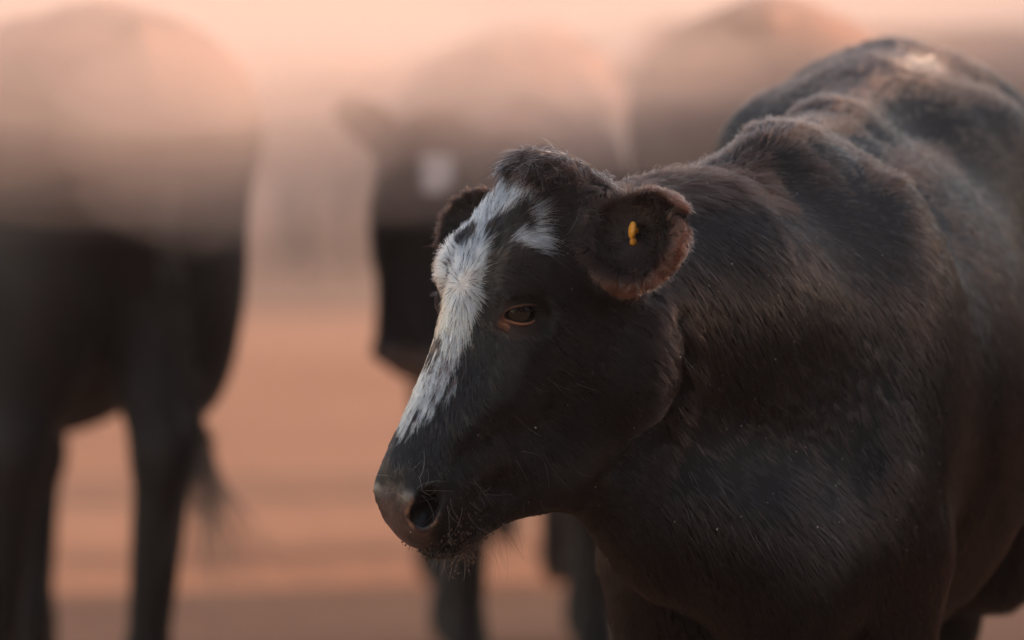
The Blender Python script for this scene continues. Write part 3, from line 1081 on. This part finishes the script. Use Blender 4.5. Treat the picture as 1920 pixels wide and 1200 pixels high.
def herd_cow(spec, label, blaze=False, step=.014, base=(.010, .0075, .007)):
    co, fc, b_ = herd_shape(spec, step)
    org = np.array([(spec['W'][0] + spec['P'][0]) / 2, (spec['W'][1] + spec['P'][1]) / 2, 0])
    vn = vertex_normals(co, fc)
    q = spec['H'].local(co); nl = vn @ spec['H'].R.T
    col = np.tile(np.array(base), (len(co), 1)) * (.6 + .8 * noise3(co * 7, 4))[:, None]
    # dust that has settled on the back
    d = (.25 + .75 * sstep(vn[:, 2], -.1, .8)) * sstep(co[:, 2], 1.0, 1.25) * (.35 + .65 * sstep(fbm(co * np.array([5, 5, 14]), 8), .35, .65))
    d = np.maximum(d, sstep(vn[:, 2], .35, .9) * .6 * sstep(co[:, 2], .85, 1.05))
    col = col * (1 - .85 * d[:, None]) + np.array([.42, .19, .105]) * (.85 * d[:, None])
    # pale muzzle skin
    mz = sstep(q[:, 0], .385, .41) * (np.abs(q[:, 1]) < .2) * (np.abs(q[:, 2]) < .1) * (q[:, 0] < .5)
    col = col * (1 - mz[:, None]) + np.array([.14, .115, .11]) * mz[:, None]
    if blaze:
        w = (np.abs(q[:, 2] - .01) < .026 + .03 * (noise3(co * 30, 6) - .5)) & (q[:, 1] > -.085) & (q[:, 0] + .05 * (noise3(co * 25, 9) - .5) > .080) & (q[:, 0] + .05 * (noise3(co * 25, 9) - .5) < .130)
        col[w] = (.70, .66, .64)
    hoof = co[:, 2] < .065
    col[hoof] = (.03, .024, .022)
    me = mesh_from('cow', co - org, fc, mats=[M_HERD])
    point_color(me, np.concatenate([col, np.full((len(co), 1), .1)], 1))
    o = link('cow', me)
    o.location = org
    tag(o, label, 'cow', 'herd of cattle')
    for s_ in (1, -1):
        H = spec['H']
        c = H.p(.165, -.062, .068 * s_) - org
        v, f = [], []
        for j in range(9):
            th = math.pi * j / 8
            for i in range(12):
                ph = 2 * math.pi * i / 12
                v.append(c + .021 * H.s * (H.L * math.cos(th) + math.sin(th) * (H.A * math.cos(ph) + H.N * math.sin(ph))))
        for j in range(8):
            for i in range(12):
                f.append((j * 12 + i, j * 12 + (i + 1) % 12, (j + 1) * 12 + (i + 1) % 12, (j + 1) * 12 + i))
        link('eye', mesh_from('eye', v, np.array(f), mats=[M_EYE]), o)
    return o, b_, org


def tail_switch(o, p, org, n=90, length=.26, sway=(.0, .0)):
    """the long hair at the end of a tail"""
    P = np.asarray(p) - org + RNG.normal(size=(n, 3)) * .012
    s = np.linspace(0, 1, 7)[None, :, None]
    sp = RNG.normal(size=(n, 1, 3)) * np.array([.055, .055, .03])
    L = length * (.6 + .5 * RNG.random((n, 1, 1)))
    pts = P[:, None] + s * L * np.array([sway[0], sway[1], -1.0]) + sp * s ** 1.6 + np.array([sway[0], sway[1], 0]) * L * .4 * s * s
    rad = np.linspace(.0012, .0004, 7)[None] * np.ones((n, 1))
    c = make_curves('tail_switch', pts, rad, np.tile(np.array([.018, .014, .012]), (n, 1)), o, M_COAT)
    c['kind'] = 'stuff'
    return c


def stand(P, head, length, Wz, legs=None, **kw):
    """a cow from its rump top P, heading angle (degrees, 0 = away from the camera, 90 = to the right)"""
    a = math.radians(head)
    f = np.array([math.sin(a), math.cos(a), 0])
    W = np.array([P[0], P[1], 0]) + f * length; W[2] = Wz
    d = dict(W=W, P=P, fore=[(.02, 0), (-.10, 0)], hind=[(0, 0), (.05, 0)])
    d.update(legs or {}); d.update(kw)
    return d, f


# the big cow seen from behind, walking away at the edge of the frame
p = at(208, 12, 11.4)
sp, f = stand(p, -16, 1.25, 1.30, dict(fore=[(.05, .08), (-.2, .06)], hind=[(.10, .06), (-.04, .105)]), girth=1.06, tail_swing=-.14)
sp['H'] = HeadFrame((sp['W'] + f * .50 + np.array([-.05, 0, .02])), (f[0] - .3, f[1]), math.radians(35), 1.1)
cow_b, b_, org = herd_cow(sp, 'big dark cow seen from behind, walking away through the dust, cut off by the frame')
tail_switch(cow_b, b_['pt'](-1.0 - .23 / b_['Lb'], -.14 * .8, .50 * b_['hw']), org, sway=(.12, 0))

# the cow that faces the camera behind the near cow's head
p = at(975, 205, 13.3)
sp, f = stand(p, 180 - 1, 1.2, 1.15, dict(fore=[(.03, .0), (.00, 0)], hind=[(.0, .0), (.05, 0)]))
sp['H'] = HeadFrame(at(818, 205, 11.75), (-.14, -.99), math.radians(6), 1.15, math.radians(-7))
sp['H'].ear_set = {1: (.05, -.02, .07, 1.0), -1: (.050, -.10, .080, .95, -.42)}
herd_cow(sp, 'dark cow with white spot on its forehead facing us behind the sharp cow\'s head', blaze=True)

# a taller one further back, turned away
p = at(935, 66, 14.9)
sp, f = stand(p, 6, 1.25, 1.33, girth=.95)
sp['H'] = HeadFrame(sp['W'] + f * .5, (f[0] + .2, f[1]), math.radians(35), 1.1)
cow_e, b_, org = herd_cow(sp, 'pale dust-veiled cow standing behind the white-spotted one, only its back showing')
tail_switch(cow_e, b_['pt'](-1.0 - .23 / b_['Lb'], 0, .50 * b_['hw']), org)

# side-on, nearly lost in the dust
p = at(2030, 60, 19.0)
sp, f = stand(p, -76, 1.3, 1.37)
sp['H'] = HeadFrame(sp['W'] + f * .48 - np.array([0, 0, .45]), (f[0], f[1]), math.radians(30), 1.1)
herd_cow(sp, 'faint side-on cow almost lost in the dust between two nearer backs', step=.018)

# the bulky one whose sunlit rump rises behind the near cow's back
p = at(1440, 2, 12.1)
sp, f = stand(p, 5, 1.25, 1.36, girth=1.0)
sp['H'] = HeadFrame(sp['W'] + f * .5 + np.array([0, 0, -.05]), (f[0] + .2, f[1]), math.radians(35), 1.12)
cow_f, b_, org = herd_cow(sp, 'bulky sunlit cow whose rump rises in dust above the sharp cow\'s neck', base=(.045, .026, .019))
tail_switch(cow_f, b_['pt'](-1.0 - .23 / b_['Lb'], 0, .50 * b_['hw']), org)

# only a sliver of this one enters the frame
p = np.array([1.03, 10.0, 1.27])
sp, f = stand(p, 4, 1.22, 1.25)
sp['H'] = HeadFrame(sp['W'] + f * .5, (f[0], f[1]), math.radians(35), 1.08)
cow_h, b_, org = herd_cow(sp, 'dark cow of which only a sliver shows behind the sharp cow\'s rump')

# the far mob
far_label = 'hazy distant cow in the mob far behind the gap between the two big cows'
p = at(620, 140, 39.0); p[2] = 1.36
sp, f = stand(p, 20, 1.25, 1.33)
sp['H'] = HeadFrame(sp['W'] + f * .5 - np.array([0, 0, .3]), (f[0], f[1]), math.radians(35), 1.1)
far, b_, org = herd_cow(sp, far_label, step=.022)
def copy_thing(o, loc, rz, label):
    c = o.copy(); COL.objects.link(c)
    c.location = loc; c.rotation_euler = (0, 0, rz); c['label'] = label
    for ch in o.children:
        d = ch.copy(); COL.objects.link(d); d.parent = c
    return c
copy_thing(cow_h, (cow_h.location.x + .72, cow_h.location.y - 2.35, 0), math.radians(-3), 'unseen dark cow added beside the flank of the sharp cow to block side light')  # added outside the frame to block light from the right
for px, depth, rz, lb in ((480, 41.5, .9, 'distant cow in the haze beside the flank of the big cow seen from behind'),
                          (560, 44.0, -1.7, 'furthest hazy cow of the mob, half hidden between two other distant ones'),
                          (700, 42.0, 2.2, 'distant hazy cow just beside the head of the white-spotted cow'),
                          (840, 43.0, .4, 'distant cow hidden in haze behind the white-spotted cow')):
    q = at(px, 0, depth); q[2] = 0
    copy_thing(far, q, rz, lb)


# ---------------------------------------------------------------- unseen iron buildings added for shade; the first shades everything below the cattle's backs
M_IRON = plain_mat('weathered_corrugated_iron', (.30, .27, .25), .6, .4, 0, .35, 3.0)
M_POST = plain_mat('grey_timber', (.16, .12, .09), .85, .2, 0, .4, 12.0)


def slab(v8):
    return np.array(v8, float), [(0, 3, 2, 1), (4, 5, 6, 7), (0, 1, 5, 4), (1, 2, 6, 5), (2, 3, 7, 6), (3, 0, 4, 7)]


def brick_mesh(name, lo, hi, mat):
    v, f = slab([(lo[0], lo[1], lo[2]), (hi[0], lo[1], lo[2]), (hi[0], hi[1], lo[2]), (lo[0], hi[1], lo[2]),
                 (lo[0], lo[1], hi[2]), (hi[0], lo[1], hi[2]), (hi[0], hi[1], hi[2]), (lo[0], hi[1], hi[2])])
    return mesh_from(name, v, f, smooth=False, mats=[mat])


def corrugated(name, y0, y1, z0, z1, x0, parent):
    n = int((y1 - y0) / .04)
    ys = np.linspace(y0, y1, n); w = .012 * np.sin(ys * 2 * math.pi / .16)
    v = []
    for off in (0, .004):
        v += [(x0 + a + off, y, z0) for y, a in zip(ys, w)] + [(x0 + a + off, y, z1) for y, a in zip(ys, w)]
    f = []
    for b in (0, 2 * n):
        for i in range(n - 1):
            f.append((b + i, b + i + 1, b + n + i + 1, b + n + i))
    return link(name, mesh_from(name, v, f, mats=[M_IRON]), parent)


def build_shade_shed(x, y0, y1, h, label):
    shade_shed = link('unseen_shade_shed', None)
    shade_shed.location = (x, 0, 0)
    tag(shade_shed, label, 'shade_shed')
    corrugated('wall', y0, y1, .05, h - .1, 0, shade_shed)
    corrugated('wall', y0, y1, .05, h - .1, 4.0, shade_shed)
    link('roof', brick_mesh('roof', (-.15, y0 - .2, h - .09), (4.2, y1 + .2, h), M_IRON), shade_shed)
    post = brick_mesh('post', (.03, -.06, 0), (.15, .06, h - .1), M_POST)
    for i in range(11):
        o = link('post', post, shade_shed); o.location = (0.02, y0 + .2 + i * (y1 - y0 - .4) / 10, 0)


build_shade_shed(14.0, -6.0, 19.3, 3.57, 'long low unseen corrugated iron building added to shade the yard')  # added out of frame to cast the level shade line
build_shade_shed(22.0, 41.0, 66.0, 5.2, 'taller unseen corrugated iron building added further off to shade the distant ground')  # added out of frame to darken the far ground


sky_block_barn = link('sky_block_barn', None)  # unseen, added behind the camera to cut the low sky light
sky_block_barn.location = (6.0, -7.0, 0)
tag(sky_block_barn, 'tall dark timber building added unseen behind the camera to block low sky light', 'sky_block_barn')
M_PLANK = plain_mat('dark_weathered_planks', (.055, .042, .034), .85, .2, 0, .4, 5.0)
for i in range(64):
    o = link('plank', brick_mesh('plank', (-.14, -.02, 0), (.14, .02, 6.6), M_PLANK) if i == 0 else bpy.data.meshes['plank'], sky_block_barn)
    o.location = (-9.6 + i * .3, .01 * (i % 3), 0)
link('roof', brick_mesh('roof', (-10.0, -6.5, 6.6), (10.0, .5, 6.75), M_IRON), sky_block_barn)
link('back_wall', brick_mesh('back_wall', (-9.7, -6.2, 0), (9.6, -6.1, 6.6), M_PLANK), sky_block_barn)

# ---------------------------------------------------------------- ground, dust and haze
def ground_mat():
    m, nt, out = new_mat('red_dirt')
    b = N(nt, 'ShaderNodeBsdfPrincipled'); b.inputs['Roughness'].default_value = .95; b.inputs['Specular IOR Level'].default_value = .15
    tc = N(nt, 'ShaderNodeTexCoord')
    n1 = N(nt, 'ShaderNodeTexNoise'); n1.inputs['Scale'].default_value = .55; n1.inputs['Detail'].default_value = 8
    n2 = N(nt, 'ShaderNodeTexNoise'); n2.inputs['Scale'].default_value = 9; n2.inputs['Detail'].default_value = 6
    r = N(nt, 'ShaderNodeValToRGB')
    r.color_ramp.elements[0].position = .3; r.color_ramp.elements[0].color = (.37, .165, .088, 1)
    r.color_ramp.elements[1].position = .7; r.color_ramp.elements[1].color = (.51, .255, .142, 1)
    mx = N(nt, 'ShaderNodeMix', data_type='FLOAT'); mx.inputs[0].default_value = .35
    nt.links.new(tc.outputs['Object'], n1.inputs['Vector']); nt.links.new(tc.outputs['Object'], n2.inputs['Vector'])
    nt.links.new(n1.outputs['Fac'], mx.inputs[2]); nt.links.new(n2.outputs['Fac'], mx.inputs[3])
    nt.links.new(mx.outputs[0], r.inputs['Fac']); nt.links.new(r.outputs['Color'], b.inputs['Base Color'])
    bp = N(nt, 'ShaderNodeBump'); bp.inputs['Strength'].default_value = .35; bp.inputs['Distance'].default_value = .03
    nt.links.new(n2.outputs['Fac'], bp.inputs['Height']); nt.links.new(bp.outputs[0], b.inputs['Normal'])
    nt.links.new(b.outputs[0], out.inputs['Surface'])
    return m


GR = 900.0
v, f = [], []
radii = [0, 2, 4, 6, 8, 10, 12, 14, 17, 20, 24, 29, 35, 45, 60, 90, 150, 300, GR]
ns = 64
for i, r in enumerate(radii):
    for j in range(ns):
        a = 2 * math.pi * j / ns
        x, y = r * math.cos(a), 8 + r * math.sin(a)
        z = -.015 * random.random() if 0 < r < 60 else 0.0
        v.append((x, y, z - .004))
for i in range(len(radii) - 1):
    for j in range(ns):
        f.append((i * ns + j, (i + 1) * ns + j, (i + 1) * ns + (j + 1) % ns, i * ns + (j + 1) % ns))
ground = link('ground', mesh_from('ground', v, f, mats=[ground_mat()]))
tag(ground, 'dusty reddish dirt ground of the cattle yard', None, None, 'structure')


def vol_mat(name, density, col, g):
    m, nt, out = new_mat(name)
    p = N(nt, 'ShaderNodeVolumePrincipled')
    p.inputs['Density'].default_value = density
    p.inputs['Color'].default_value = (*col, 1)
    p.inputs['Anisotropy'].default_value = g
    nt.links.new(p.outputs[0], out.inputs['Volume'])
    return m


def box_mesh(name, lo, hi):
    x0, y0, z0 = lo; x1, y1, z1 = hi
    v = [(x0, y0, z0), (x1, y0, z0), (x1, y1, z0), (x0, y1, z0), (x0, y0, z1), (x1, y0, z1), (x1, y1, z1), (x0, y1, z1)]
    f = [(0, 3, 2, 1), (4, 5, 6, 7), (0, 1, 5, 4), (1, 2, 6, 5), (2, 3, 7, 6), (3, 0, 4, 7)]
    return mesh_from(name, v, f, smooth=False)


def dust_sheet(name, x0, x1, y0, y1, zb, zt, bump, label, density, col, g, seed, res=.3):
    """a drifting sheet of dust: closed, with an uneven underside and top"""
    xs = np.arange(x0, x1 + .01, res); ys = np.arange(y0, y1 + .01, res)
    X, Y = np.meshgrid(xs, ys, indexing='ij')
    p = np.stack([X.ravel(), Y.ravel(), 0 * X.ravel()], 1)
    n1 = (noise3(p * np.array([.9, .35, 1]), seed) - .5) * 2 + (noise3(p * np.array([2.4, 1.0, 1]), seed + 3) - .5)
    n2 = (noise3(p * np.array([.7, .3, 1]), seed + 7) - .5) * 2
    ed = np.minimum.reduce([X - x0, x1 - X, Y - y0, y1 - Y]).ravel()
    k = np.clip(ed / 1.8, 0, 1) ** .7
    zm = zb + (zt - zb) * .35
    B = zm + (zb + bump * n1 - zm) * k; T_ = zm + (zt + bump * n2 - zm) * k + .01
    nx, ny = X.shape
    v = np.concatenate([np.column_stack([p[:, :2], B]), np.column_stack([p[:, :2], T_])])
    f = []
    idx = np.arange(nx * ny).reshape(nx, ny); o2 = nx * ny
    for i in range(nx - 1):
        for j in range(ny - 1):
            a, b, c, d = idx[i, j], idx[i + 1, j], idx[i + 1, j + 1], idx[i, j + 1]
            f.append((a, d, c, b)); f.append((a + o2, b + o2, c + o2, d + o2))
    rim = [idx[i, 0] for i in range(nx)] + [idx[nx - 1, j] for j in range(1, ny)] + [idx[i, ny - 1] for i in range(nx - 2, -1, -1)] + [idx[0, j] for j in range(ny - 2, 0, -1)]
    for a, b in zip(rim, rim[1:] + rim[:1]):
        f.append((a, b, b + o2, a + o2))
    o = link(name, mesh_from(name, v, [tuple(int(t) for t in q) for q in f], mats=[vol_mat(name, density, col, g)]))
    tag(o, label, None, None, 'stuff')
    return o


if DUST:
    haze = link('haze', box_mesh('haze', (-1000, -1000, -1.0), (1000, 1000, 7.2)))
    haze.data.materials.append(vol_mat('haze', .0010, (.94, .83, .78), .4))
    tag(haze, 'thin dusty air over the cattle yard', None, None, 'stuff')
    DC = (.965, .77, .675)
    dust_sheet('dust_cloud', -4.0, 3.2, 8.5, 15.5, 1.15, 1.85, .07, 'bright sunlit dust hanging over the backs of the herd', .055, DC, .1, 5)
    dust_sheet('dust_cloud', -4.4, 2.9, 9.0, 14.5, 1.05, 1.75, .12, 'drifting dust kicked up between the cattle', .05, DC, .1, 15)
    dust_sheet('dust_cloud', -4.8, 3.6, 9.4, 17, .84, 1.65, .26, 'thin lower fringe of the dust among the legs of the herd', .024, DC, .1, 25)
    dust_sheet('dust_cloud', -6.0, 6.5, 22.0, 38, .05, 1.6, .04, 'pinkish dust lying over the ground before the distant mob', .012, DC, .1, 35)

    dust_sheet('dust_cloud', -16, 16, 46.0, 120, .02, 4.2, .5, 'broad bank of dust far behind the herd that hides the horizon', .06, (.66, .61, .58), .1, 45, 1.5)

    def puff(c, r, density, seed):
        """one rolling puff of dust, a lumpy closed shape"""
        v, f = [], []
        nu, nv = 28, 16
        d = []
        for j in range(nv + 1):
            th = math.pi * j / nv
            for i in range(nu):
                ph = 2 * math.pi * i / nu
                d.append((math.sin(th) * math.cos(ph), math.sin(th) * math.sin(ph), math.cos(th)))
        d = np.array(d)
        rr = .62 + .75 * fbm(d * 1.6 + seed * 3.1, seed)
        v = np.asarray(c) + d * rr[:, None] * np.asarray(r)
        for j in range(nv):
            for i in range(nu):
                f.append((j * nu + i, (j + 1) * nu + i, (j + 1) * nu + (i + 1) % nu, j * nu + (i + 1) % nu))
        o = link('dust_puff', mesh_from('dust_puff', v, np.array(f), mats=[vol_mat('dust_puff', density, DC, .1)]))
        tag(o, 'rolling puff of dust drifting among the cattle', None, None, 'stuff')
    for k_, (px, py, dep, rx, ry, rz, dn) in enumerate([
            (90, 170, 10.0, .95, .6, .22, .22), (180, 60, 10.3, .7, .6, .16, .25), (420, 250, 10.6, .30, .5, .20, .22), (590, 300, 12.5, .34, .9, .26, .18),
            (860, 215, 11.0, .30, .4, .10, .14),
            (1010, 270, 10.4, .22, .4, .10, .16), (1180, 170, 11.2, .28, .4, .20, .22), (1400, 140, 10.3, .34, .3, .07, .30),
            (1290, 240, 10.6, .34, .4, .09, .22), (1800, 200, 9.6, .30, .3, .09, .18),
            (60, 330, 10.4, .36, .4, .12, .05), (330, 120, 10.0, .25, .4, .12, .25), (760, 90, 13.0, .5, .8, .15, .1)]):
        puff(at(px, py, dep), (rx, ry, rz), dn, 60 + k_)
